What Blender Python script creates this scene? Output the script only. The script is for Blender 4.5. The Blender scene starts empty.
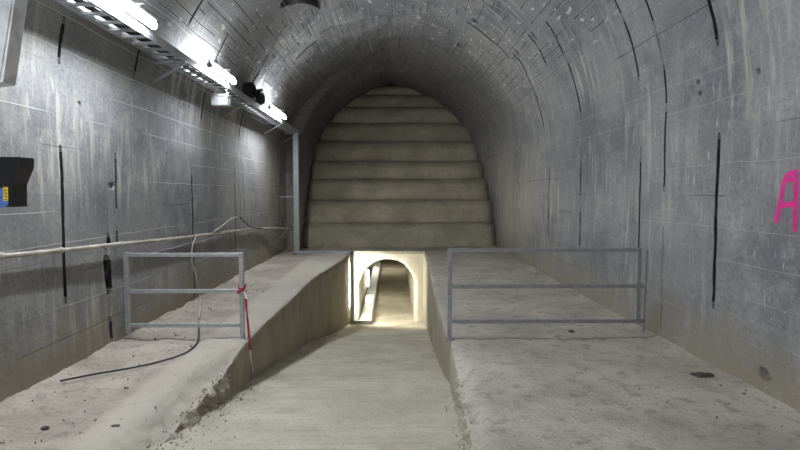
import bpy, bmesh, math, random
from mathutils import Vector, Matrix, Euler, noise
random.seed(7)
PI = math.pi
C = bpy.context.scene.collection
sc = bpy.context.scene

# ------------------------------------------------------------------ camera
F = 560.0
CAM = Vector((0, 0, 1.62))
cd = bpy.data.cameras.new('camera'); cam = bpy.data.objects.new('camera', cd); C.objects.link(cam)
cd.sensor_width = 36; cd.lens = 36 * F / 800; cd.clip_start = .05; cd.clip_end = 200
cam.location = CAM
cam.rotation_euler = (PI/2 - math.atan(32/F), 0, -math.atan(8/F))
sc.camera = cam
ROT = Euler(cam.rotation_euler).to_matrix()

def ray(px, py):
    d = ROT @ Vector(((px-400)/F, -(py-225)/F, -1.0))
    return d / d.y
def at(px, py, d): return CAM + ray(px, py) * d          # point at distance d down the tunnel
def on_z(px, py, z=0.0):
    r = ray(px, py); return CAM + r * ((z - CAM.z) / r.z)

# ------------------------------------------------------------------ tunnel shape
R0, Z0 = 2.98, 2.5
VT = 2*Z0 + PI*R0
def sm(a, b, t):
    t = min(1, max(0, (t-a)/(b-a))); return t*t*(3-2*t)
def WL(u): return R0 - .30*sm(15.75, 16.15, u) - .22*sm(16.8, 19.5, u)
def WR(u): return R0 + .14*sm(9, 16, u) - .34*sm(16.9, 19, u)
def HH(u): return R0 - .02*sm(14, 20, u)
def QQ(u): return .5 + .14*sm(12, 18, u)
def base(u, v):
    if v <= Z0: return Vector((WR(u), u, v)), Vector((1, 0, 0))
    if v >= VT - Z0: return Vector((-WL(u), u, VT-v)), Vector((-1, 0, 0))
    th = (v-Z0)/R0
    c, s = math.cos(th), math.sin(th)
    w = WR(u) if c > 0 else WL(u)
    x = w*abs(c)**(2*QQ(u)); x = x if c > 0 else -x
    return Vector((x, u, Z0 + HH(u)*s)), Vector((c, 0, s))
def inside(p):
    u = p.y
    if p.z <= Z0: return -WL(u) < p.x < WR(u)
    s = (p.z-Z0)/HH(u)
    if s >= 1: return False
    w = (WR(u) if p.x > 0 else WL(u))*(1-s*s)**QQ(u)
    return abs(p.x) < w
def hit(px, py):
    r = ray(px, py); a, b = .5, 60.0
    for _ in range(50):
        m = (a+b)/2
        if inside(CAM + r*m): a = m
        else: b = m
    p = CAM + r*a
    if p.z <= Z0: v = p.z if p.x > 0 else VT-p.z
    else:
        th = math.asin(min(1, (p.z-Z0)/HH(p.y)))
        if p.x < 0: th = PI-th
        v = Z0 + R0*th
    return p.y, v

# slots cut into the lining: pixel ends of the seam, half width, depth, crookedness
SL = [((718,139),(713,305),.014,.14,.014), ((641,150),(638,262),.010,.10,.006), ((645,0),(665,190),.008,.08,.02),
      ((662,225),(658,330),.0035,.03,.02), ((706,-40),(711,47),.016,.10,.012), ((608,-30),(632,84),.013,.12,.012),
      ((548,18),(578,118),.013,.12,.01), ((584,158),(583,250),.014,.10,.005), ((549,165),(549,235),.008,.05,.006),
      ((516,50),(541,128),.014,.08,.008), ((532,30),(543,68),.020,.10,.02), ((472,4),(500,70),.016,.08,.03),
      ((58,148),(65,300),.010,.12,.014), ((122,155),(125,245),.014,.10,.012), ((193,168),(193,300),.010,.08,.008),
      ((237,170),(237,255),.014,.08,.01), ((70,20),(68,67),.010,.08,.012), ((140,40),(133,92),.010,.08,.008),
      ((225,28),(212,66),.016,.10,.012), ((202,90),(198,120),.014,.08,.012), ((285,17),(278,40),.035,.16,.04),
      ((268,55),(254,88),.022,.12,.012), ((205,-8),(190,28),.012,.08,.008), ((245,110),(240,135),.012,.08,.01),
      ((315,38),(296,62),.02,.10,.03), ((330,20),(322,40),.02,.08,.03)]
SLOTS = []
for a, b, w, dep, j in SL:
    ua, va = hit(*a); ub, vb = hit(*b)
    SLOTS.append([(ua+ub)/2, min(va, vb), max(va, vb), w, dep, j])
cu, cv = hit(110, 300); _, cv0 = hit(107, 236); _, cv1 = hit(113, 343)
SLOTS.append([cu, min(cv0, cv1), max(cv0, cv1), .012, .15, .05]); CR = len(SLOTS)-1
for _i, _a in enumerate(SLOTS):
    for _b in SLOTS[:_i]:
        if abs(_a[0]-_b[0]) < .16 and _b is not SLOTS[-1] and _a is not SLOTS[-1] and _a[0] != _b[0]: _a[0] = _b[0]; _a[3] = _b[3]
HOLE = hit(301, -4)
HP = [hit(*p) for p in ((279,9),(285,6),(292,3.5),(301,2),(310,3.5),(315,6),(320,9),(321,5),(318,-4),(312,-14),(296,-16),(286,-4),(280,4))]
def in_hole(u, v):
    if abs(u-HOLE[0]) > 1.5 or abs(v-HOLE[1]) > 1.5: return False
    u += .02*noise.noise(Vector((u*9, v*9, 2))); c = False
    for (a, b), (p, q) in zip(HP, HP[1:]+HP[:1]):
        if (b > v) != (q > v) and u < (p-a)*(v-b)/(q-b)+a: c = not c
    return c
PITS = [(hit(676,338), .035, .08, .06), (hit(764,374), .07, .045, .07), (hit(112,186), .05, .05, .04),
        (hit(80,103), .025, .02, .05), (hit(698,82), .03, .02, .05), (hit(700,93), .025, .02, .05), (hit(758,71), .02, .02, .05),
        (hit(534,36), .05, .09, .10), (hit(537,47), .05, .06, .10), (hit(254,50), .10, .09, .06), (hit(460,45), .10, .05, .08),
        (hit(517,52), .06, .06, .08), (hit(300,43), .12, .06, .08), (hit(475,20), .09, .06, .1), (hit(506,75), .09, .05, .08)]

def disp(u, v):
    p, n = base(u, v)
    d = .012*noise.noise(Vector((u*.7, v*.7, 1))) + .004*noise.noise(Vector((u*4, v*4, 5)))
    rough = sm(8.5, 13, u) * sm(Z0+.5, Z0+2, v) * sm(VT-Z0-.4, VT-Z0-2, VT-v if False else (VT-v)+0) if False else 0
    up = sm(Z0-.2, Z0+1.6, min(v, VT-v))
    r = up*sm(6.5, 11, u)
    if r > 0:
        # uneven courses of the old vault: every course and block sits a little proud or back
        row = math.floor(v/.29); col = math.floor(u/.62 + (row % 2)*.5)
        h = noise.cell(Vector((row+.5, col+.5, 3.5)))
        d += r*(.012*(h-.5) + .03*noise.noise(Vector((u*1.7, v*1.7, 9))))
    (hu, hv) = HOLE
    if in_hole(u, v): d += .60
    for (c, ru, rv, dep) in PITS:
        if abs(u-c[0]) < 2*ru and abs(v-c[1]) < 2*rv:
            e = ((u-c[0])/ru)**2 + ((v-c[1])/rv)**2 + .7*noise.noise(Vector((u*14, v*14, 4)))
            if e < 1: d += dep*min(1, (1-e)*3)
    return d
def wallpt(u, v, off=0.0):
    p, n = base(u, v)
    return p + n*(disp(u, v) - off)

# ------------------------------------------------------------------ materials
class NT:
    def __init__(s, name):
        m = bpy.data.materials.new(name); m.use_nodes = True; s.m = m
        s.t = m.node_tree; s.b = s.t.nodes['Principled BSDF']
    def n(s, typ, **k):
        x = s.t.nodes.new(typ)
        for a, b in k.items():
            if a.startswith('i_'):
                x.inputs[int(a[2:])].default_value = b
            else: setattr(x, a, b)
        return x
    def l(s, a, b): s.t.links.new(a, b)
    def val(s, x, sock):
        if hasattr(x, 'links'): s.l(x, sock)
        else: sock.default_value = x
    def math(s, op, a, b=0.0, c=0.0, clamp=False):
        x = s.n('ShaderNodeMath', operation=op, use_clamp=clamp)
        s.val(a, x.inputs[0]); s.val(b, x.inputs[1]); s.val(c, x.inputs[2]); return x.outputs[0]
    def mix(s, f, a, b):
        x = s.n('ShaderNodeMix', data_type='RGBA')
        s.val(f, x.inputs[0])
        s.val(a if hasattr(a, 'links') else (*a, 1), x.inputs[6]); s.val(b if hasattr(b, 'links') else (*b, 1), x.inputs[7])
        return x.outputs[2]
    def noise(s, vec, scale, detail=4, rough=.55):
        x = s.n('ShaderNodeTexNoise'); x.inputs['Scale'].default_value = scale
        x.inputs['Detail'].default_value = detail; x.inputs['Roughness'].default_value = rough
        s.l(vec, x.inputs['Vector']); return x.outputs['Fac']
    def ramp(s, f, a, b):
        x = s.n('ShaderNodeMapRange', interpolation_type='SMOOTHSTEP')
        s.val(f, x.inputs[0]); x.inputs[1].default_value = a; x.inputs[2].default_value = b; return x.outputs[0]
    def scale(s, vec, v):
        x = s.n('ShaderNodeVectorMath', operation='MULTIPLY'); s.l(vec, x.inputs[0]); x.inputs[1].default_value = v; return x.outputs[0]
    def bump(s, h, st, dist=.02):
        x = s.n('ShaderNodeBump'); x.inputs['Strength'].default_value = st; x.inputs['Distance'].default_value = dist
        s.l(h, x.inputs['Height']); s.l(x.outputs[0], s.b.inputs['Normal'])

def wall_mat():
    s = NT('old_grey_concrete')
    uv = s.n('ShaderNodeTexCoord').outputs['UV']
    ob = s.n('ShaderNodeNewGeometry').outputs['Position']
    sep = s.n('ShaderNodeSeparateXYZ'); s.l(uv, sep.inputs[0]); U, V = sep.outputs[0], sep.outputs[1]
    sp = s.n('ShaderNodeSeparateXYZ'); s.l(ob, sp.inputs[0]); Z, X = sp.outputs[2], sp.outputs[0]
    n1 = s.noise(uv, .55, 5, .6); n2 = s.noise(uv, 3.2, 6, .65); n3 = s.noise(uv, 26, 3, .6)
    col = s.mix(s.ramp(n1, .35, .65), (.165, .168, .185), (.32, .318, .318))
    col = s.mix(s.math('MULTIPLY', s.ramp(n2, .46, .68), .6), col, (.42, .415, .40))
    col = s.mix(s.math('MULTIPLY', s.ramp(n3, .45, .68), .30), col, (.10, .10, .105))
    col = s.mix(s.math('MULTIPLY', s.ramp(n3, .48, .30), .25), col, (.45, .45, .44))
    col = s.mix(s.math('MULTIPLY', s.ramp(s.noise(uv, 1.6, 6, .7), .52, .70), .6), col, (.13, .13, .14))
    # pale lime runs down the wall
    st = s.noise(s.scale(uv, (9, 1.1, 1)), 1.0, 4, .65)
    gate = s.ramp(s.noise(uv, .5, 2), .42, .62)
    col = s.mix(s.math('MULTIPLY', s.math('MULTIPLY', s.ramp(st, .48, .66), gate), .75), col, (.54, .525, .475))
    fk = s.math('MULTIPLY', s.ramp(s.noise(s.scale(uv, (17, 3.2, 1)), 1, 3, .6), .64, .69), s.math('MULTIPLY', s.ramp(Z, .2, .8), s.ramp(Z, 3.6, 2.6)))
    col = s.mix(s.math('MULTIPLY', fk, .6), col, (.58, .57, .53))
    # lining blocks: slight tone per block
    br = s.n('ShaderNodeTexBrick'); br.offset = .37
    for k, v in (('Scale', 1.0), ('Mortar Size', .004), ('Brick Width', 1.3), ('Row Height', .58), ('Mortar Smooth', .1)): br.inputs[k].default_value = v
    br.inputs['Color1'].default_value = (0, 0, 0, 1); br.inputs['Color2'].default_value = (1, 1, 1, 1); br.inputs['Mortar'].default_value = (.5, .5, .5, 1)
    s.l(uv, br.inputs['Vector'])
    brf = s.n('ShaderNodeSeparateColor'); s.l(br.outputs['Color'], brf.inputs[0])
    col = s.mix(s.math('MULTIPLY', brf.outputs[0], .22), col, (.14, .145, .17))
    # long lift lines; pale ones have lamplight caught on their fins painted in
    wob = s.math('MULTIPLY', s.math('SUBTRACT', s.noise(s.scale(uv, (1.2, .3, 1)), 1, 3), .5), .05)
    vv = s.math('DIVIDE', s.math('ADD', V, wob), .29)
    fr = s.math('ABSOLUTE', s.math('SUBTRACT', s.math('FRACT', vv), .5))
    wn = s.n('ShaderNodeTexWhiteNoise', noise_dimensions='1D'); s.l(s.math('FLOOR', s.math('ADD', vv, 0)), wn.inputs['W'])
    cb = s.n('ShaderNodeCombineXYZ'); s.l(s.math('MULTIPLY', U, .16), cb.inputs[0]); s.l(s.math('MULTIPLY', s.math('FLOOR', vv), 7.3), cb.inputs[1])
    seg = s.noise(cb.outputs[0], 1.0, 3, .6)
    thin = s.ramp(fr, .022, .010)
    white = s.math('MULTIPLY', thin, s.ramp(seg, .47, .52))
    dark = s.math('MULTIPLY', thin, s.ramp(seg, .42, .38))
    col = s.mix(s.math('MULTIPLY', white, s.ramp(V, 4.0, 8.0) if False else s.math('ADD', .28, s.math('MULTIPLY', s.ramp(V, 4, 8), .42))), col, (.62, .61, .58))
    col = s.mix(s.math('MULTIPLY', dark, .75), col, (.045, .045, .05))
    cb2 = s.n('ShaderNodeCombineXYZ'); s.l(s.math('MULTIPLY', U, .7), cb2.inputs[0]); s.l(s.math('MULTIPLY', s.math('FLOOR', s.math('MULTIPLY', vv, 2)), 3.7), cb2.inputs[1])
    fr2 = s.math('ABSOLUTE', s.math('SUBTRACT', s.math('FRACT', s.math('MULTIPLY', vv, 2)), .5))
    seg2 = s.noise(cb2.outputs[0], 1.0, 2, .6)
    crown = s.math('MULTIPLY', s.ramp(Z, 3.3, 4.0), s.math('ADD', s.ramp(U, 5, 8), s.ramp(V, 8, 9), 0, True))
    dk2 = s.math('MULTIPLY', s.math('MULTIPLY', s.ramp(fr2, .075, .05), s.ramp(seg2, .49, .52)), crown)
    col = s.mix(s.math('MULTIPLY', dk2, .85), col, (.03, .03, .032))
    wh2 = s.math('MULTIPLY', s.math('MULTIPLY', s.math('MULTIPLY', s.ramp(fr2, .13, .10), s.ramp(fr2, .06, .08)), s.ramp(seg2, .55, .58)), crown)
    col = s.mix(s.math('MULTIPLY', wh2, .6), col, (.6, .6, .57))
    fl = s.math('MULTIPLY', s.ramp(s.noise(s.scale(uv, (3.2, 9, 1)), 1, 2, .5), .655, .675), crown)
    col = s.mix(s.math('MULTIPLY', fl, .85), col, (.62, .60, .55))
    # cross joints
    mort = s.math('MULTIPLY', br.outputs['Fac'], s.ramp(s.noise(uv, 1.1, 2), .5, .6))
    col = s.mix(s.math('MULTIPLY', mort, .2), col, (.08, .08, .085))
    # far vault gets darker with depth and towards the crown
    far_dark = s.math('MULTIPLY', s.math('MULTIPLY', s.ramp(U, 11, 15.5), s.ramp(Z, 1.2, 4.2)), .72)
    col = s.mix(far_dark, col, (.085, .085, .085))
    # dust and damp stains near the ledge
    low = s.math('MULTIPLY', s.ramp(s.math('ADD', Z, s.math('MULTIPLY', n2, 1.1)), 1.3, .45), .85)
    col = s.mix(low, col, (.285, .25, .18))
    sp_ = s.math('MULTIPLY', s.ramp(s.noise(uv, 34, 2, .5), .66, .70), s.ramp(Z, 1.3, .5))
    col = s.mix(s.math('MULTIPLY', sp_, .6), col, (.5, .5, .48))
    warm = s.math('MULTIPLY', s.math('MULTIPLY', s.ramp(U, 9, 14), s.ramp(Z, 3.4, 1.2)), s.ramp(n1, .3, .6))  # brownish far wall, with the portal's warm light put into its colour
    col = s.mix(s.math('MULTIPLY', warm, .55), col, (.33, .30, .235))
    s.l(col, s.b.inputs['Base Color']); s.b.inputs['Roughness'].default_value = .82
    s.b.inputs['Specular IOR Level'].default_value = .35
    h = s.math('ADD', s.math('MULTIPLY', n2, .5), s.math('MULTIPLY', n3, .14))
    h = s.math('ADD', h, s.math('MULTIPLY', white, .3)); h = s.math('SUBTRACT', h, s.math('MULTIPLY', dark, .6)); h = s.math('SUBTRACT', h, s.math('MULTIPLY', mort, .2))
    s.bump(h, .7, .02)
    return s.m

def floor_mat(name, ca, cb_, curb=None, stripes=False, stain=.5, side_c=((.26, .235, .165), (.36, .335, .26))):
    s = NT(name)
    ob = s.n('ShaderNodeNewGeometry').outputs['Position']
    sp = s.n('ShaderNodeSeparateXYZ'); s.l(ob, sp.inputs[0]); X, Y, Z = sp.outputs
    n1 = s.noise(ob, 1.1, 6, .62); n2 = s.noise(ob, 6, 6, .7); n3 = s.noise(ob, 40, 3, .6)
    col = s.mix(s.ramp(n1, .35, .65), ca, cb_)
    d = tuple(c*.55 for c in ca)
    col = s.mix(s.math('MULTIPLY', s.ramp(n2, .50, .66), stain), col, d)
    col = s.mix(s.math('MULTIPLY', s.ramp(n3, .52, .68), .42), col, d)
    col = s.mix(s.math('MULTIPLY', s.ramp(s.noise(ob, .8, 4), .56, .72), .45), col, (.33, .285, .205))
    if curb is not None:
        e = s.math('ADD', X, s.math('MULTIPLY', s.math('SUBTRACT', n2, .5), .25))
        cf = s.ramp(e, curb-.12, curb+.05)
        col = s.mix(s.math('MULTIPLY', cf, .6), col, (.58, .545, .465))
    j = s.ramp(s.math('ABSOLUTE', s.math('SUBTRACT', s.math('ADD', Y, s.math('MULTIPLY', n2, .05)), 6.17)), .022, .008)
    h = s.math('ADD', s.math('MULTIPLY', n2, .8), s.math('MULTIPLY', n3, .25))
    if stripes:
        w = s.noise(s.scale(ob, (.7, 13, 1)), 1.0, 4, .6)
        h = s.math('ADD', h, s.math('MULTIPLY', w, 1.1))
        col = s.mix(s.math('MULTIPLY', s.ramp(w, .5, .7), .22), col, d)
    else:
        col = s.mix(s.math('MULTIPLY', j, .6), col, (.13, .12, .10)); h = s.math('SUBTRACT', h, j)
    # the cut sides stay raw and brownish, with vertical board streaks
    nz = s.n('ShaderNodeSeparateXYZ'); s.l(s.n('ShaderNodeNewGeometry').outputs['True Normal'], nz.inputs[0])
    side = s.ramp(s.math('ABSOLUTE', nz.outputs[2]), .75, .4)
    sc_ = s.mix(s.ramp(s.noise(s.scale(ob, (2, 2, 1.2)), 1, 6, .65), .35, .65), *side_c)
    if not stripes: col = s.mix(s.math('MULTIPLY', side, .8), col, sc_)
    s.l(col, s.b.inputs['Base Color']); s.b.inputs['Roughness'].default_value = .9
    s.b.inputs['Specular IOR Level'].default_value = .25
    s.bump(h, 1.0, .035)
    return s.m

def plain(name, col, rough=.6, metal=0.0, var=.15, sc_=8, bump=0.0, emis=None, es=0):
    s = NT(name)
    ob = s.n('ShaderNodeNewGeometry').outputs['Position']
    n = s.noise(ob, sc_, 5, .6)
    c = s.mix(s.ramp(n, .35, .65), tuple(x*(1-var) for x in col), tuple(min(1, x*(1+var)) for x in col))
    s.l(c, s.b.inputs['Base Color']); s.b.inputs['Roughness'].default_value = rough; s.b.inputs['Metallic'].default_value = metal
    if bump: s.bump(n, bump, .02)
    if emis:
        s.b.inputs['Emission Color'].default_value = (*emis, 1); s.b.inputs['Emission Strength'].default_value = es
    return s.m

M_wall = wall_mat()
M_gap = plain('recess_shade_dark', (.035, .034, .034), .95, 0, .4, 9)  # shade of the deep recesses painted in: slots and vault hole
M_ledgeL = floor_mat('dusty_ledge_concrete', (.36, .32, .27), (.52, .475, .41), curb=-2.05)
M_ledgeR = floor_mat('worn_ledge_concrete', (.44, .41, .345), (.60, .565, .485), stain=.6)
M_ramp = floor_mat('brushed_ramp_concrete', (.52, .485, .39), (.66, .62, .515), stripes=True, stain=.3)
M_portal = floor_mat('limewashed_concrete', (.50, .47, .37), (.62, .59, .50), stripes=False, stain=.25, side_c=((.50, .48, .40), (.62, .60, .52)))
M_step = floor_mat('cast_step_concrete', (.38, .35, .265), (.52, .48, .375), stripes=True, stain=.25)
M_galv = plain('galvanised_steel', (.42, .44, .46), .5, .55, .12, 20)
M_paint = plain('grey_painted_steel', (.30, .31, .32), .5, .3, .12, 20)
M_tray = plain('tray_steel', (.50, .52, .54), .5, .5, .1, 10)
M_dark = plain('black_rubber', (.02, .02, .022), .5)
M_pipe = plain('dusty_pale_pipe', (.48, .43, .37), .6, 0, .25, 6)
M_cablew = plain('pale_cable', (.50, .47, .40), .6)
M_light = plain('lit_tube', (.9, .9, .9), .4, emis=(.92, .96, 1.0), es=90)
M_light1b = plain('lit_tube_soft', (.9, .9, .9), .4, emis=(.92, .96, 1.0), es=60)
M_light2 = plain('lit_tube_warm', (.9, .9, .9), .4, emis=(1.0, .95, .82), es=130)
M_light3 = plain('lit_tube_dim', (.9, .9, .9), .4, emis=(1.0, .95, .80), es=38)
M_pink = plain('pink_spray_paint', (.72, .012, .27), .55, 0, .15, 12)
M_blue = plain('blue_sticker', (.10, .22, .62), .5)
M_yellow = plain('yellow_sticker', (.85, .60, .05), .5)
M_red = plain('red_tape', (.36, .02, .035), .5)
M_white = plain('white_tape', (.75, .73, .70), .5)
M_whitem = plain('pale_grey_enamel', (.80, .82, .86), .45)
M_black = plain('black_plastic', (.012, .012, .014), .45)
M_stone = plain('loose_stone', (.26, .24, .20), .9, 0, .4, 30)
M_dirt = plain('dark_dirt', (.10, .09, .075), .95, 0, .4, 20, .5)

# ------------------------------------------------------------------ helpers
def link(name, bm, m, parent=None, smooth=False):
    me = bpy.data.meshes.new(name)
    bmesh.ops.recalc_face_normals(bm, faces=bm.faces[:]) if smooth != 'keep' else None
    bm.to_mesh(me); bm.free()
    for q in (m if isinstance(m, (list, tuple)) else [m]): me.materials.append(q)
    if smooth:
        me.polygons.foreach_set('use_smooth', [True]*len(me.polygons))
    o = bpy.data.objects.new(name, me); C.objects.link(o)
    if parent: o.parent = parent; o.matrix_parent_inverse = Matrix.Translation(-parent.location) if parent.parent is None else Matrix.Identity(4)
    return o
def child(name, bm, m, parent, smooth=False):
    """mesh given in world coordinates; moved into the frame of its thing"""
    root = parent
    off = Vector(root.location)
    if root.parent: off = Vector((0, 0, 0)) + root.parent.location
    bmesh.ops.translate(bm, verts=bm.verts[:], vec=-off)
    me = bpy.data.meshes.new(name)
    bmesh.ops.recalc_face_normals(bm, faces=bm.faces[:]); bm.to_mesh(me); bm.free(); me.materials.append(m)
    if smooth: me.polygons.foreach_set('use_smooth', [True]*len(me.polygons))
    o = bpy.data.objects.new(name, me); C.objects.link(o); o.parent = parent
    return o
def tag(o, label=None, cat=None, group=None, kind=None):
    if label: o['label'] = label
    if cat: o['category'] = cat
    if group: o['group'] = group
    if kind: o['kind'] = kind
    return o
def empty(name, loc, label, cat, group=None):
    o = bpy.data.objects.new(name, None); o.empty_display_size = .1; C.objects.link(o); o.location = loc
    return tag(o, label, cat, group)
def frame_of(t, up=Vector((0, 0, 1))):
    t = t.normalized()
    if abs(t.dot(up)) > .95: up = Vector((0, 1, 0)) if abs(t.y) < .9 else Vector((1, 0, 0))
    a = t.cross(up).normalized(); b = a.cross(t).normalized(); return a, b
def bar(bm, p, q, w, h, up=Vector((0, 0, 1)), bev=.0):
    p, q = Vector(p), Vector(q); a, b = frame_of(q-p, up)
    vs = []
    for c in (p, q):
        for i, j in ((-1,-1), (1,-1), (1,1), (-1,1)): vs.append(bm.verts.new(c + a*i*w/2 + b*j*h/2))
    fs = [bm.faces.new(vs[0:4][::-1]), bm.faces.new(vs[4:8])]
    for k in range(4): fs.append(bm.faces.new((vs[k], vs[(k+1) % 4], vs[4+(k+1) % 4], vs[4+k])))
    if bev:
        es = {e for f in fs for e in f.edges}
        bmesh.ops.bevel(bm, geom=list(es), offset=bev, segments=2, affect='EDGES', profile=.6)
    return bm
def tube(bm, pts, r, n=10, closed=False):
    pts = [Vector(p) for p in pts]; rings = []
    N = len(pts); up = None
    for i, p in enumerate(pts):
        t = (pts[(i+1) % N]-pts[i-1]) if closed else pts[min(i+1, N-1)]-pts[max(i-1, 0)]
        t.normalize()
        if up is None: a, b = frame_of(t)
        else:
            a = (up - t*up.dot(t)).normalized(); b = a.cross(t).normalized()
        up = a
        rings.append([bm.verts.new(p + (a*math.cos(2*PI*k/n)+b*math.sin(2*PI*k/n))*r) for k in range(n)])
    for i in range(N if closed else N-1):
        A, B = rings[i], rings[(i+1) % N]
        for k in range(n): bm.faces.new((A[k], A[(k+1) % n], B[(k+1) % n], B[k]))
    if not closed: bm.faces.new(rings[0][::-1]); bm.faces.new(rings[-1])
    return bm
def curve_pts(P, n=8):
    P = [Vector(p) for p in P]; out = []
    for i in range(len(P)-1):
        a, b, c, d = P[max(i-1, 0)], P[i], P[i+1], P[min(i+2, len(P)-1)]
        for k in range(n):
            t = k/n; out.append(.5*((2*b)+(c-a)*t+(2*a-5*b+4*c-d)*t*t+(3*b-a-3*c+d)*t**3))
    out.append(P[-1]); return out
def box(bm, lo, hi, bev=0.0):
    lo, hi = Vector(lo), Vector(hi); c = (lo+hi)/2
    return bar(bm, (c.x, lo.y, c.z), (c.x, hi.y, c.z), hi.x-lo.x, hi.z-lo.z, bev=bev)

# ------------------------------------------------------------------ lining: wall_left, wall_right, ceiling
def lines(a, b, step): 
    n = max(1, round((b-a)/step)); return [a+(b-a)*k/n for k in range(n)]
ul = lines(-6, 2.6, .3) + lines(2.6, 11, .07) + lines(11, 21.2, .10) + [21.2]
ul += [HOLE[0]-1.0+.025*k for k in range(80)]
for (c, ru, rv, dep) in PITS: ul += [c[0]+ru*1.2*k/4 for k in range(-4, 5)]
special = {}
for i, (u, v0, v1, w, dep, j) in enumerate(SLOTS):
    ul = [x for x in ul if abs(x-u) > w+(.13 if i == CR else .028)]
    for off, ins, sg in ((-w-.010, 0, -1), (-w, 1, -1), (0, 1, 0), (w, 1, 1), (w+.010, 0, 1)): special.setdefault(u+off, []).append((i, ins, sg))
ul = sorted(set(ul)) ; tmp = []
for x in ul:
    if not tmp or x-tmp[-1] > .008: tmp.append(x)
keys = sorted(special)
# keep base lines clear of the slot borders
tmp = [x for x in tmp if all(abs(x-k) > .006 for k in keys)]
U = sorted([(x, None) for x in tmp] + [(k, special[k]) for k in keys], key=lambda t: t[0])
V = lines(-.35, VT+.35, .06) + [VT+.35]
V += [Z0, VT-Z0] + [HOLE[1]-.6+.022*k for k in range(56)]
for (c, ru, rv, dep) in PITS: V += [c[1]+rv*1.2*k/4 for k in range(-4, 5)]
V = sorted(V); tv = []
for x in V:
    if not tv or x-tv[-1] > .009 or x in (Z0, VT-Z0):
        if x in (Z0, VT-Z0) and tv and x-tv[-1] < .009: tv.pop()
        tv.append(x)
V = tv
def slot_disp(u, v, inf):
    du = dd = 0
    for i, ins, sg in (inf or ()):
        s = SLOTS[i]
        if s[1]-.02 <= v <= s[2]+.02:
            j = s[5]
            du = j*noise.noise(Vector((v*2.3, i*7.1, 0))) + .4*j*noise.noise(Vector((v*9, i*3.3, 1)))
            du += sg*s[3]*(.45*noise.noise(Vector((v*5, i*2.2, 4)))+.25*noise.noise(Vector((v*17, i*2.2, 4))))
            if i == CR:
                t = (v-s[1])/(s[2]-s[1])                # 0 at the jagged top, 1 near the ledge
                du += sg*max(0, .075*(1-t)**1.0*min(1, t/.22) + .030*noise.noise(Vector((v*7, sg*3, 2)))*min(1, t/.2)*(1-t))
            if ins and s[1] <= v <= s[2]:
                g = noise.noise(Vector((v*3.1, i*5.7, 8)))
                # thin cracks fade out here and there
                dd = s[4]*(1 if s[3] > .013 or g > -.25 else .15)
    return du, dd
GRID = []; DEEP = []
for (u, inf) in U:
    row = []; deep = []
    for v in V:
        du, dd = slot_disp(u, v, inf)
        p, n = base(u+du, v)
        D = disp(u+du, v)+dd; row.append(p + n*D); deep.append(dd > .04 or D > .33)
    GRID.append(row); DEEP.append(deep)
def lining(name, j0, j1):
    me = bpy.data.meshes.new(name)
    nv = j1-j0+1
    verts = [GRID[i][j] for i in range(len(U)) for j in range(j0, j1+1)]
    faces = [(i*nv+j, i*nv+j+1, (i+1)*nv+j+1, (i+1)*nv+j) for i in range(len(U)-1) for j in range(nv-1)]
    me.from_pydata([tuple(v) for v in verts], [], faces)
    uvl = me.uv_layers.new(name='UVMap')
    uvs = [(U[i][0], V[j]) for i in range(len(U)) for j in range(j0, j1+1)]
    flat = []
    for f in faces:
        for k in f: flat += uvs[k]
    uvl.data.foreach_set('uv', flat)
    me.polygons.foreach_set('use_smooth', [False]*len(faces))
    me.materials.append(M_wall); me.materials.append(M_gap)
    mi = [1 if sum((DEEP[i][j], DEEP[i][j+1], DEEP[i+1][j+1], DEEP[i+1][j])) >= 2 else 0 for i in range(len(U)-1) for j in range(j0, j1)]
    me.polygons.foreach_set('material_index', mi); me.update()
    o = bpy.data.objects.new(name, me); C.objects.link(o); return o
ja = V.index(Z0); jb = V.index(VT-Z0)
tag(lining('wall_right', 0, ja), 'right wall of grey block-lined concrete with dark vertical slots', kind='structure')
tag(lining('ceiling', ja, jb), 'grey concrete barrel vault over the tunnel', kind='structure')
tag(lining('wall_left', jb, len(V)-1), 'left wall of grey concrete under the strip lights', kind='structure')
# closing wall well behind the viewer
bm = bmesh.new(); box(bm, (-3.3, -6.2, -.4), (3.3, -5.9, 5.7)); w = link('wall_back', bm, M_step); tag(w, 'concrete end wall behind the viewer', kind='structure')

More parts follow.
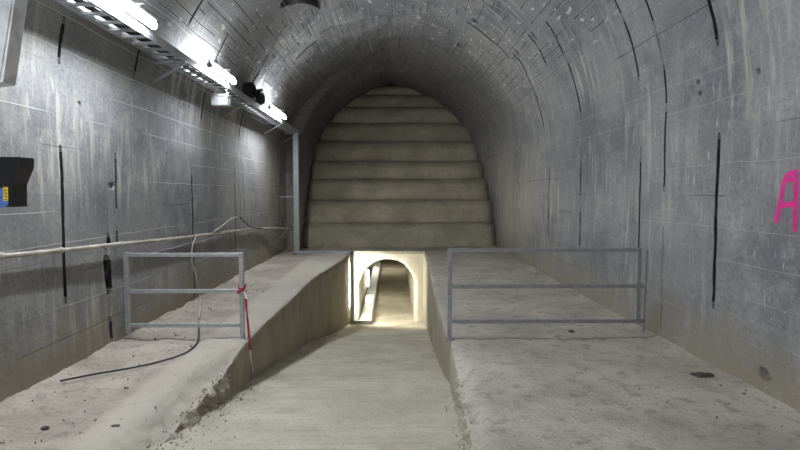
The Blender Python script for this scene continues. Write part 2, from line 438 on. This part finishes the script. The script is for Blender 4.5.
# ------------------------------------------------------------------ ledges and ramp
def rampz(y): 
    s = max(0, y-3.0)
    if y < 3.6: return -.16*(.6)*(max(0, (y-2.4))/1.2)**2 if y > 2.4 else 0.0
    return max(-2.05, -.16*(y-3.0))
def eL(y):
    e = -1.58 + .06*sm(6.5, 9.5, y) + .36*sm(9.7, 14.6, y)
    return e + .015*noise.noise(Vector((y*1.5, 3, 0)))
def eR(y):
    return .54 + .10*sm(3.5, 6.2, y) + .24*sm(6.2, 15.6, y) + .012*noise.noise(Vector((y*1.7, 9, 0)))
def ledge(name, side, mat, label):
    ys = lines(-5.9, 2.2, .3) + lines(2.2, 8, .04) + lines(8, 16.9, .08) + [16.9]
    bm = bmesh.new(); rows = []
    for y in ys:
        e = eL(y) if side < 0 else eR(y)
        wx = -3.12 if side < 0 else 3.16
        zr = rampz(y)-.25
        row = []
        n = 44
        cr = (sm(2.6, 3.6, y)*(1-sm(4.9, 6.0, y))) if side < 0 else sm(2.6, 3.6, y)*(1-sm(4.6, 6.2, y))*.55
        for k in range(n+1):
            t = 1-(1-k/n)**1.25
            x = wx + (e-wx)*t
            z = .016*noise.noise(Vector((x*1.3, y*1.3, 3*side))) + .009*noise.noise(Vector((x*5, y*5, side)))
            if side < 0:
                ds = sm(-2.15, -2.0, x)      # smoother raised curb next to the trench
                z = z*(1-.6*ds) + .02*ds + (1-ds)*.013*noise.noise(Vector((x*16, y*16, 0))) + (1-ds)*.02*noise.noise(Vector((x*4, y*4, 7)))
                z += .05*sm(-2.7, -3.0, x)*(.5+.5*noise.noise(Vector((y*2, 0, 0))))
            else: z += .03*sm(2.85, 3.0, x)
            rd = abs(e-x)
            z -= (.018 + .10*cr)*sm(.05+.22*cr, 0, rd)
            z += cr*.05*noise.noise(Vector((x*9, y*9, 4)))*sm(.35, .05, rd)
            row.append(bm.verts.new((x, y, z)))
        # cut face down below the ramp
        ztop = row[-1].co.z
        for k in range(1, 15):
            t = k/14; z = ztop + (zr-ztop)*t
            x = e + -side*(-.006*t + (cr*(.10*t + .16*t*t*0)) + .012*min(t*6, 1)) + side*0
            x += -side*(.008*noise.noise(Vector((y*2.5, z*4, side*5))) + cr*.07*noise.noise(Vector((y*7, z*7, 1))) + cr*.03*noise.noise(Vector((y*20, z*20, 1))))
            row.append(bm.verts.new((x, y, z)))
        rows.append(row)
    for a, b in zip(rows, rows[1:]):
        for k in range(len(a)-1): bm.faces.new((a[k], a[k+1], b[k+1], b[k]))
    o = link(name, bm, mat, smooth=True); tag(o, label, kind='structure'); return o
ledge('trim_1', -1, M_ledgeL, 'raised dusty concrete ledge along the left wall')
ledge('trim_2', 1, M_ledgeR, 'raised worn concrete ledge along the right wall')

bm = bmesh.new(); rows = []
for y in lines(-5.9, 2.4, .3) + lines(2.4, 8, .05) + lines(8, 15.9, .08) + lines(15.9, 36, .5) + [36]:
    a, b = (eL(y)-.20, eR(y)+.20) if y < 15.4 else (-1.4, 1.1)
    rows.append([bm.verts.new((a+(b-a)*k/50, y, rampz(y) + (.010*noise.noise(Vector((a+(b-a)*k/50, y*1.5, 0))) + .005*noise.noise(Vector((k*.05, y*11, 0))))*sm(2.2, 3.4, y)
        + (.05*(sm(.22, 0, k/50*(b-a)-.2)+0)*sm(3.2, 5, y)*(1-sm(9, 12, y))))) for k in range(51)])
for a, b in zip(rows, rows[1:]):
    for k in range(50): bm.faces.new((a[k], a[k+1], b[k+1], b[k]))
tag(link('floor', bm, M_ramp, smooth=True), 'pale concrete ramp running down between the ledges', kind='structure')

# ------------------------------------------------------------------ small arched passage under the steps
AX, AR, AZ, PY = -.14, .78, -1.03, 15.6
def arch(r, n=28):
    pts = [(AX+r, -2.15)] + [(AX+r, -2.15+(AZ+2.15)*k/4) for k in range(1, 4)]
    pts += [(AX+r*math.cos(PI*k/n), AZ+r*math.sin(PI*k/n)) for k in range(n+1)]
    pts += [(AX-r, AZ-(AZ+2.15)*k/4) for k in range(1, 5)]
    return pts
bm = bmesh.new()
def outer(p):
    x, z = p; dx, dz = x-AX, z-AZ
    if z <= AZ: return (1.02 if dx > 0 else -1.32, z)
    k = min((1.02-AX)/dx if dx > 1e-6 else 1e9, (-1.32-AX)/dx if dx < -1e-6 else 1e9, (-.02-AZ)/dz if dz > 1e-6 else 1e9)
    return (AX+dx*k, AZ+dz*k)
fr = []
prof = [(PY, AR+.10), (PY+.012, AR+.065), (PY+.05, AR+.025), (PY+.12, AR+.005), (PY+.25, AR)]
A0 = arch(AR+.10)
rows = [[bm.verts.new((outer(p)[0], PY+.01*noise.noise(Vector((p[0]*2, p[1]*2, 0))), outer(p)[1])) for p in A0]]
rows.append([bm.verts.new(((outer(p)[0]+p[0])/2, PY+.02*noise.noise(Vector((p[0]*3, p[1]*3, 0))), (outer(p)[1]+p[1])/2)) for p in A0])
for y, r in prof: rows.append([bm.verts.new((x+.02*noise.noise(Vector((x*3, y, z*3))), y, z+.02*noise.noise(Vector((z*3, y, x*3))))) for x, z in arch(r)])
for y in lines(16.2, 36, .6)+[36]: rows.append([bm.verts.new((x+.025*noise.noise(Vector((x*2, y, z*2))), y, z+.02*noise.noise(Vector((z*2, y, x*2))))) for x, z in arch(AR)])
for a, b in zip(rows, rows[1:]):
    for k in range(len(a)-1): bm.faces.new((a[k], a[k+1], b[k+1], b[k]))
c = bm.verts.new((AX, 36, -1.2))
for k in range(len(rows[-1])-1): bm.faces.new((rows[-1][k], rows[-1][k+1], c))
tag(link('wall_portal', bm, M_portal, smooth=True), 'pale arched mouth and barrel of the small passage below the steps', kind='structure')
bm = bmesh.new(); box(bm, (-1.34, PY-.012, -.09), (1.04, 16.9, .004), bev=.02)
tag(link('trim_3', bm, M_ledgeR), 'concrete slab above the small arched passage', kind='structure')

# ------------------------------------------------------------------ stepped rolls up the inclined shaft
ycre = [248, 222.8, 200, 179, 161, 141, 123, 107, 95, 86, 79]
root = empty('concrete_steps', (0.2, 16.5, 0), 'tall flight of rounded concrete steps filling the end of the tunnel', 'steps')
cr = []
for k, y in enumerate(ycre):
    d = 16.5 + .42*k; cr.append((d, 0.0 if k == 0 else at(400, y, d).z))
for k in range(len(cr)-1):
    (y0, z0), (y1, z1) = cr[k], cr[k+1]
    bm = bmesh.new(); rows = []
    nx = 60
    uu = min(20.5, y0+.2)
    xl, xr = -WL(uu)-.02, WR(uu)+.02
    h = z1-z0; r = y1-y0
    for i in range(nx+1):
        x = xl+(xr-xl)*i/nx
        s = abs(2*i/nx-1); e = max(0, 1-s**26)
        row = [bm.verts.new((x, y1+.35, z0-.05))]
        row.append(bm.verts.new((x, y0+.10, z0-.02)))
        for q in range(0, 15):
            th = -.2+(PI/2+.2)*q/14
            cy = y0+.02 + (r+.05)*(1-max(0, math.cos(th))**.85) ; cz = z0+.05 + (h-.05)*(math.sin(th) if th > 0 else math.sin(th)*.35)
            nn = .022*noise.noise(Vector((x*1.6, k*3.1, cz*2))) + .010*noise.noise(Vector((x*7, k, cz*6)))
            row.append(bm.verts.new((x, cy+nn+.22*(1-e), cz+nn*.6-.04*(1-e))))
        row.append(bm.verts.new((x, y1+.35, z1-.03)))
        rows.append(row)
    for a, b in zip(rows, rows[1:]):
        for q in range(len(a)-1): bm.faces.new((a[q], a[q+1], b[q+1], b[q]))
        bm.faces.new((a[-1], a[0], b[0], b[-1]))
    bm.faces.new(rows[0][::-1]); bm.faces.new(rows[-1])
    child('step', bm, M_step, root, smooth=True)

# ------------------------------------------------------------------ barriers
def barrier(label, xa, xb, y, h, zb, mat, post_a=0.0, post_b=0.0, extra=False, low=.16, mid=.52):
    t = empty('guard_rail', ((xa+xb)/2, y, 0), label, 'railing')
    W = .048
    for x, f in ((xa, post_a), (xb, post_b)):
        bm = bmesh.new(); bar(bm, (x, y, f), (x, y, h), W, W, bev=.005)
        p = child('post', bm, mat, t)
        if f <= .03:
            b2 = bmesh.new(); box(b2, (x-.05, y-.05, f-.004), (x+.05, y+.05, f+.008)); child('base_plate', b2, mat, p)
    for z in (h-W/2, mid, low):
        bm = bmesh.new()
        e = .06 if extra and z != h-W/2 else -W/2-.001
        bar(bm, (xa+W/2, y, z), (xb+e, y, z), W*.82 if z != h-W/2 else W*.9, W*.85, bev=.004)
        child('rail', bm, mat, t)
    if extra:
        bm = bmesh.new(); bar(bm, (xb+.075, y+.01, .06), (xb+.10, y+.01, h-.03), .022, .012); child('wall_strap', bm, mat, t)
    return t
pR = on_z(449.5, 339); pR2 = at(639, 249, pR.y)
hz = lambda py: at(450, py, pR.y).z
barrier('long grey steel guard rail across the right ledge beside the pink graffiti wall', pR.x, pR2.x, pR.y, hz(248), 0, M_paint, .0, hz(322)-.02, True, hz(321.5), hz(286.5))
pL = on_z(244.5, 340); xl = at(127.5, 300, pL.y).x
hz = lambda py: at(240, py, pL.y).z
railL = barrier('short galvanised guard rail across the left ledge with red and white tape on its post', xl, pL.x-.02, pL.y, hz(252.5), 0, M_galv, hz(333), .012, False, hz(325), hz(291))

# barrier tape knotted on the left rail's post
px_ = pL.x-.02; py_ = pL.y
t = empty('barrier_tape', (px_, py_, .6), 'red and white barrier tape tied to the left rail post, hanging over the trench edge', 'tape')
bm = bmesh.new()
for k, z in enumerate((.595, .565, .54)):
    pts = []
    for i in range(17):
        a = 2*PI*i/16; rr = .034+.004*math.sin(a*3+k)
        s_ = max(abs(math.cos(a)), abs(math.sin(a)))
        pts.append((px_+rr*math.cos(a)/s_, py_+rr*math.sin(a)/s_, z+.02*math.sin(a+k)))
    tube(bm, pts[:-1], .009, 6, closed=True)
child('knot', bm, M_red, t, smooth=True)
def ribbon(pts, w, mat, name):
    bm = bmesh.new(); prev = None; P = curve_pts(pts, 6)
    for i, p in enumerate(P):
        a = .6*math.sin(i*.55); s_ = Vector((math.cos(a), math.sin(a), 0))*w/2; n_ = Vector((-math.sin(a), math.cos(a), 0))*.0012
        q = [bm.verts.new(p+s_+n_), bm.verts.new(p-s_+n_), bm.verts.new(p-s_-n_), bm.verts.new(p+s_-n_)]
        if prev:
            for k in range(4): bm.faces.new((prev[k], prev[(k+1) % 4], q[(k+1) % 4], q[k]))
        else: bm.faces.new(q)
        prev = q
    bm.faces.new(prev[::-1])
    return child(name, bm, mat, t)
ey = lambda z: None
H = [(px_+.036, py_-.03, .57), (px_+.05, py_-.04, .50), (px_+.045, py_-.04, .42), (px_+.06, py_-.04, .34)]
ribbon(H[:2] + [(px_+.06, py_-.05, .47)], .03, M_white, 'tail')
H2 = [(px_+.045, py_-.03, .56), (px_+.055, py_-.035, .38), (px_+.07, py_-.04, .20), (px_+.085, py_-.04, .02), (px_+.09, py_-.04, -.10)]
ribbon(H2, .026, M_red, 'tail')
ribbon([H2[-1], (px_+.10, py_-.04, -.22), (px_+.125, py_-.05, -.35)], .022, M_white, 'tail')

# ------------------------------------------------------------------ lamps
def strip_light(x, y0, y1, z, label, group='strip lights along the cable tray', lm=None):
    t = empty('strip_light', (x, (y0+y1)/2, z), label, 'light', group)
    bm = bmesh.new(); box(bm, (x-.022, y0, z+.03), (x+.022, y1, z+.055), bev=.006); child('housing', bm, M_whitem, t)
    bm = bmesh.new(); tube(bm, [(x, y0+.04, z-.02), (x, y1-.04, z-.02)], .034, 14); child('lit_tube', bm, lm or M_light, t, smooth=True)
    for y in (y0, y1-.04):
        bm = bmesh.new(); tube(bm, [(x, y, z-.02), (x, y+.04, z-.02)], .037, 14); box(bm, (x-.012, y+.005, z), (x+.012, y+.035, z+.04)); child('end_cap', bm, M_paint, t)
    for y in (y0+.3, y1-.3):
        bm = bmesh.new(); bar(bm, (x, y, z+.055), (x, y, z+.10), .04, .004, up=Vector((0, 1, 0))); bar(bm, (x+.02, y, z+.10), (-2.60, y, z+.10), .004, .04, up=Vector((0, 0, 1)))
        child('bracket', bm, M_tray, t)
LX, LZ = -2.43, 3.345
strip_light(LX, 4.3, 5.9, LZ, 'nearest and largest glowing strip light high on the left wall')
strip_light(LX, 7.6, 8.8, LZ, 'second glowing strip light, just above the hanging metal box', lm=M_light1b)
strip_light(LX, 11.3, 12.9, LZ, 'farthest strip light on the left wall, beyond the black cable coils')
strip_light(LX, .9, 2.4, LZ, 'strip light of the left row above the viewer', 'strip lights behind the viewer')
strip_light(LX, -3.0, -1.5, LZ, 'strip light of the left row farthest behind the viewer', 'strip lights behind the viewer')

def upright_light(x, y, z0, z1, label, r=.024, lm=None):
    t = empty('upright_strip_light', (x, y, z0), label, 'light')
    bm = bmesh.new(); box(bm, (x-.055, y-.035, z0), (x-.03, y+.035, z1)); child('housing', bm, M_whitem, t)
    bm = bmesh.new(); tube(bm, [(x, y, z0+.03), (x, y, z1-.03)], r, 12); child('lit_tube', bm, lm or M_light2, t, smooth=True)
    for a, b in ((z0, z0+.03), (z1-.03, z1)):
        bm = bmesh.new(); box(bm, (x-.04, y-.035, a), (x+.035, y+.035, b)); child('end_cap', bm, M_whitem, t)
upright_light(eL(15.06)+.055, 15.06, -1.45, -.22, 'upright strip light on the trench wall left of the small arch', r=.032)
upright_light(AX-AR+.09, 19.2, -1.62, -1.0, 'upright strip light inside the small arched passage', lm=M_light3)
upright_light(AX-AR+.09, 26.5, -1.55, -.75, 'upright strip light deep inside the small arched passage', lm=M_light3)

# ------------------------------------------------------------------ cable tray on the left wall
TX0, TX1, TZ = -2.82, -2.53, 3.26
t = empty('cable_tray', (-2.72, 5, TZ), 'long galvanised ladder cable tray high on the left wall', 'cable tray')
for x in (TX0, TX1):
    bm = bmesh.new(); box(bm, (x-.008, -5.0, TZ-.035), (x+.008, 15.55, TZ+.05)); child('side_rail', bm, M_tray, t)
y = -4.8
while y < 15.5:
    bm = bmesh.new(); box(bm, (TX0+.01, y, TZ-.025), (TX1-.01, y+.055, TZ-.005)); child('rung', bm, M_tray, t); y += .25
for y in (1, 4, 7, 10, 13, 15.2):
    bm = bmesh.new(); bar(bm, (-2.52, y, TZ-.05), (-2.93, y, TZ-.05), .04, .03); bar(bm, (-2.54, y, TZ-.06), (-2.93, y, TZ-.28), .03, .02, up=Vector((0,1,0))); child('bracket', bm, M_tray, t)
for i, (x, z, r) in enumerate(((-2.73, 0, .016), (-2.68, .004, .02), (-2.62, 0, .014), (-2.57, .0, .014))):
    P = [(x+.015*noise.noise(Vector((yy, i, 0))), yy, TZ+.012+z+r*.6+.006*noise.noise(Vector((yy*2, i, 4)))) for yy in [(-4.9+.5*k) for k in range(41)]]
    bm = bmesh.new(); tube(bm, P, r, 8); tag(link('power_cable', bm, M_dark, smooth=True), 'black cable lying in the tray high on the left wall', 'cable', 'black cables lying in the wall tray')
for i, (yy, rr) in enumerate(((10.45, .15), (11.15, .16))):
    bm = bmesh.new()
    for k in range(5):
        P = [(-2.62+.035*k-.07, yy+rr*(1+.05*k)*math.cos(a), TZ+.24+(rr-.0)*(1+.03*k)*.8*math.sin(a)) for a in [2*PI*q/20 for q in range(20)]]
        tube(bm, P, .02, 6, closed=True)
    tag(link('cable_coil', bm, M_dark, smooth=True), ['black cable coil on the tray, the nearer of the two', 'black cable coil on the tray, next to the farthest strip light'][i], 'cable coil', 'cable coils on the tray')

# metal box hanging from the tray
a = at(212.5, 95, 8.7); b = at(229, 106, 8.7); top = at(221.5, 81, 8.7)
t = empty('hanging_box', ((a.x+b.x)/2, 8.7, b.z), 'small grey metal box hanging on wires below the second strip light', 'box')
bm = bmesh.new(); box(bm, (a.x, 8.62, b.z), (b.x, 8.80, a.z), bev=.008); child('body', bm, M_paint, t)
bm = bmesh.new(); box(bm, (a.x-.008, 8.61, a.z-.03), (b.x+.008, 8.81, a.z+.006), bev=.004); child('lid', bm, M_paint, t)
for x, xt in ((a.x+.01, -2.66), (b.x-.01, -2.56)):
    bm = bmesh.new(); tube(bm, [(x, 8.71, a.z), (xt, 8.71, TZ-.03)], .008, 6); child('hanger_wire', bm, M_cablew, t)

# ------------------------------------------------------------------ conduit post, channel and drop beside the small arch
pb = at(297, 250, 14.92)
t = empty('cable_channel', (pb.x, 14.92, 0), 'galvanised steel cable channel from the tray down to the ledge and into the trench', 'cable channel')
bm = bmesh.new(); box(bm, (pb.x-.07, 14.86, .0), (pb.x+.07, 14.98, TZ-.04), bev=.008); child('riser', bm, M_galv, t)
xe = -1.065
bm = bmesh.new(); box(bm, (pb.x-.09, 14.84, .004), (xe+.05, 15.0, .075), bev=.008); child('ledge_run', bm, M_galv, t)
bm = bmesh.new(); box(bm, (xe-.05, 14.84, -1.90), (xe+.05, 14.97, .085), bev=.008); child('drop', bm, M_paint, t)
bm = bmesh.new(); box(bm, (xe-.06, 14.80, -1.93), (-.55, 14.99, -1.79), bev=.008); child('foot_run', bm, M_paint, t)
for z in (1.5,):
    bm = bmesh.new(); box(bm, (pb.x-.44, 14.92, z), (pb.x-.06, 14.95, z+.04)); child('clamp', bm, M_paint, t)
t = empty('cable_trough', (-.73, 15.0, -2.05), 'pale metal cable trough along the left side of the small arched passage', 'cable trough')
bm = bmesh.new(); box(bm, (-.89, 15.0, -2.06), (-.56, 35.5, -1.86), bev=.01); child('trough_body', bm, M_tray, t)
bm = bmesh.new(); box(bm, (-.87, 15.02, -1.862), (-.57, 35.5, -1.845), bev=.004); child('cover', bm, M_tray, t)

# ------------------------------------------------------------------ pipe and cables on the left wall
P = []
for px, py in ((-60, 261.5), (0, 256.5), (60, 250.5), (120, 244), (180, 238), (230, 231.5), (262, 228), (292, 229)):
    # stands 9 cm off the wall
    lo, hi = 2.0, 20.0
    r = ray(px, py)
    d = -(2.98-.052)/r.x
    P.append(CAM + r*min(d, 15.3))
P = [Vector((2*P[0].x-P[1].x, .5, 1.32))] + P
bm = bmesh.new(); tube(bm, curve_pts(P, 5), .021, 12)
t = empty('wall_pipe', P[1], 'thin pale pipe running level along the left wall above the guard rail', 'pipe')
child('pipe_run', bm, M_pipe, t, smooth=True)
for f in (2, 3, 4, 5, 6):
    p = P[f]; bm = bmesh.new(); bar(bm, (p.x-.07, p.y, p.z-.02), (p.x+.01, p.y, p.z-.02), .03, .012); child('bracket', bm, M_paint, t)
    bm = bmesh.new(); tube(bm, [(p.x, p.y-.03, p.z), (p.x, p.y+.03, p.z)], .027, 12); child('sleeve', bm, M_pipe, t, smooth=True)
def wall_cable(name, pts, r, mat, label, off=.075):
    Q = []
    for px, py in pts:
        rr = ray(px, py); d = -(2.98-off)/rr.x; Q.append(CAM+rr*d)
    bm = bmesh.new(); tube(bm, curve_pts(Q, 6), r, 8); return tag(link(name, bm, mat, smooth=True), label, 'cable')
wall_cable('pale_cable', [(214, 231.5), (222, 226), (230, 219.5), (236, 217)], .012, M_cablew, 'pale cable rising in a hump above the wall pipe')
wall_cable('dark_cable', [(240, 217), (246, 223), (252, 227.5), (262, 228)], .012, M_dark, 'short dark cable dropping from the hump onto the wall pipe')
wall_cable('grey_cable', [(268, 229), (275, 234), (281, 237), (287, 228), (293, 217)], .014, M_paint, 'grey cable looping from the wall pipe up to the steel riser')
Q = []
for px, py in ((196, 236), (192.5, 246), (192, 262), (196, 276)):
    rr = ray(px, py); Q.append(CAM + rr*(-(2.98-.07)/rr.x))
p1 = on_z(200, 296, .03)
g = [on_z(200, 305, .03), on_z(199, 318, .025)]
bm = bmesh.new(); tube(bm, curve_pts(Q+[p1]+g, 7), .011, 8); tag(link('pale_cable', bm, M_cablew, smooth=True), 'pale cable hanging from the wall pipe down behind the left guard rail', 'cable')
g = [on_z(x, y, .028) for x, y in ((198.5, 322), (198, 340), (190, 350), (175, 357), (150, 364), (125, 369), (95, 374), (60, 381))]
bm = bmesh.new(); tube(bm, curve_pts(g, 7), .009, 8); tag(link('black_cable', bm, M_dark, smooth=True), 'black cable lying in a curve on the dusty left ledge', 'cable')

# ------------------------------------------------------------------ things at the left edge of the picture
d = 4.0
def prism(poly, y0, y1):
    bm = bmesh.new(); A = [bm.verts.new((x, y0, z)) for x, z in poly]; B = [bm.verts.new((x, y1, z)) for x, z in poly]
    bm.faces.new(A); bm.faces.new(B[::-1]); n = len(poly)
    for k in range(n): bm.faces.new((A[k], B[k], B[(k+1) % n], A[(k+1) % n]))
    return bm
pt = lambda px, py: (at(px, py, d).x, at(px, py, d).z)
poly = [(-2.96, pt(0, 157)[1]), pt(19.5, 157), pt(19.5, 167), pt(12.5, 184), pt(12.5, 207), (-2.96, pt(0, 207)[1])]
t = empty('wall_dispenser', (-2.9, d, poly[-1][1]), 'black box with blue and yellow stickers fixed to the left wall', 'box')
child('body', prism(poly, d, d+.16), M_black, t)
s0, s1 = pt(0, 186), pt(6.5, 202)
bm = bmesh.new()
for z in (pt(0, 199.5)[1], pt(0, 190)[1]):
    tube(bm, [(s0[0]+.02, d-.004, z-.02), (s0[0]+.02, d-.0005, z-.02)], .035, 14)
child('blue_sticker', bm, M_blue, t)
a, b = pt(3.5, 187), pt(8.5, 201)
bm = bmesh.new(); box(bm, (a[0], d-.006, b[1]), (b[0], d, a[1])); st = child('yellow_sticker', bm, M_yellow, t)
bm = bmesh.new()
for k in range(4):
    z = a[1]-.02-.022*k; box(bm, (a[0]+.008, d-.008, z-.006), (b[0]-.008, d-.0055, z))
child('print', bm, M_black, st)
d2 = 3.7
a = at(15.5, -3, d2); b = at(3, 82, d2)
dv = (b-a); side = Vector((-1, 0, 0))
t = empty('wall_cabinet', (b.x-.15, d2, b.z), 'pale grey metal cabinet edge at the top left, leaning with the vault', 'cabinet')
top = a-dv*.25
poly = [(top.x, top.z), (b.x, b.z), (b.x-.16, b.z-.02), (top.x-.36, top.z)]
child('body', prism(poly, d2, d2+.12), M_whitem, t)
a2 = [(top.x-.012, top.z-.01), (b.x-.014, b.z+.02), (b.x-.15, b.z+.005), (top.x-.34, top.z-.01)]
child('door', prism(a2, d2-.012, d2-.0005), M_whitem, t)

# ------------------------------------------------------------------ pink graffiti on the right wall
def stroke(bm, pts, w):
    uvp = [Vector(hit(*p)+(0,)) for p in pts]; P = curve_pts(uvp, 6); prev = None
    for i, p in enumerate(P):
        tt = (P[min(i+1, len(P)-1)]-P[max(i-1, 0)]).normalized(); s_ = Vector((-tt.y, tt.x, 0))
        ww = w*(1+.18*noise.noise(Vector((i*.6, pts[0][0], 0))))/2
        if i in (0, len(P)-1): ww *= .6
        q = []
        for k in (-1, -.33, .33, 1):
            c = p + s_*ww*k; q.append(bm.verts.new(wallpt(c.x, c.y, .004)))
        if prev:
            for k in range(3): bm.faces.new((prev[k], prev[k+1], q[k+1], q[k]))
        prev = q
bm = bmesh.new()
stroke(bm, [(776, 223), (779, 210), (781.5, 196), (784, 183), (788, 175.5), (795, 172.5), (798, 172)], .045)
stroke(bm, [(795.5, 171), (796.5, 190), (796, 210), (795.5, 232)], .048)
stroke(bm, [(779, 207), (787, 204.5), (797, 205)], .042)
stroke(bm, [(785, 178), (791, 180), (797, 177)], .035)
tag(link('graffiti', bm, M_pink), 'pink spray-painted letter A on the right wall', 'graffiti')

# ------------------------------------------------------------------ loose stones and dirt
bm = bmesh.new()
def pebble(p, r):
    m = Matrix.Translation(p) @ Euler((random.random()*6, random.random()*6, random.random()*6)).to_matrix().to_4x4() @ Matrix.Diagonal((r, r*random.uniform(.5, .9), r*random.uniform(.35, .7), 1))
    q = bmesh.ops.create_icosphere(bm, subdivisions=1, radius=1, matrix=m)
    for v in q['verts']: v.co += Vector((random.uniform(-1, 1), random.uniform(-1, 1), random.uniform(-1, 1)))*r*.18
for _ in range(620):
    y = 2.6 + 9*random.random()**1.6; k = random.random()
    if k < .60: x = random.uniform(-2.9, eL(y)-.15); z = .008
    elif k < .75: x = random.uniform(eR(y)+.2, 2.9); z = .006
    elif k < .92 and y > 3.0: x = eL(y)+random.uniform(.08, .30)*(1 if y > 4 else 1.5); z = rampz(y)+.035*sm(3.2, 5, y)+.004
    else: x = random.uniform(2.7, 2.9); z = .02
    pebble((x, y, z), random.uniform(.004, .012) if random.random() < .93 else random.uniform(.014, .024))
# broken concrete along the crumbled lips of the ledges
for _ in range(170):
    y = random.uniform(3.4, 5.4); x = eL(y)+random.uniform(-.04, .16)
    f = max(0, (x-eL(y))/.16); pebble((x, y, -.06 + (rampz(y)+.06)*f), random.uniform(.004, .013))
for _ in range(70):
    y = random.uniform(3.5, 5.0); x = eR(y)-random.uniform(-.04, .12)
    f = max(0, (eR(y)-x)/.12); pebble((x, y, -.04 + (rampz(y)+.05)*f), random.uniform(.004, .010))
tag(link('gravel', bm, M_stone), 'loose grit and small stones scattered over the ledges and ramp', 'gravel', kind='stuff')
for (px, py, s_, lab) in ((703, 375, .075, 'flat clump of dark dirt on the right ledge by the wall foot'), (116, 427, .028, 'small dark stone on the left ledge near the crumbled edge'), (45, 428, .03, 'small dark chip of debris at the bottom left of the ledge'), (571, 331, .03, 'dark bit of debris on the right ledge just behind the rail')):
    p = on_z(px, py, .012); bm = bmesh.new()
    bmesh.ops.create_icosphere(bm, subdivisions=3, radius=1, matrix=Matrix.Translation(p) @ Matrix.Diagonal((s_*1.2, s_*.8, .02 if s_ > .05 else .014, 1)))
    for v in bm.verts: v.co += (v.co-p)*.5*noise.noise(v.co*30)
    tag(link('dirt_clump' if s_ > .05 else 'stone', bm, M_dirt, smooth=True), lab, 'debris')

# ------------------------------------------------------------------ world and view
w = bpy.data.worlds.new('world'); sc.world = w; w.use_nodes = True
w.node_tree.nodes['Background'].inputs[0].default_value = (.5, .55, .6, 1); w.node_tree.nodes['Background'].inputs[1].default_value = .0
vs = sc.view_settings; vs.view_transform = 'Standard'; vs.look = 'None'; vs.gamma = 1; vs.use_curve_mapping = False; vs.exposure = 1.12
sc.cycles.use_denoising = True; sc.cycles.max_bounces = 8; sc.cycles.diffuse_bounces = 6
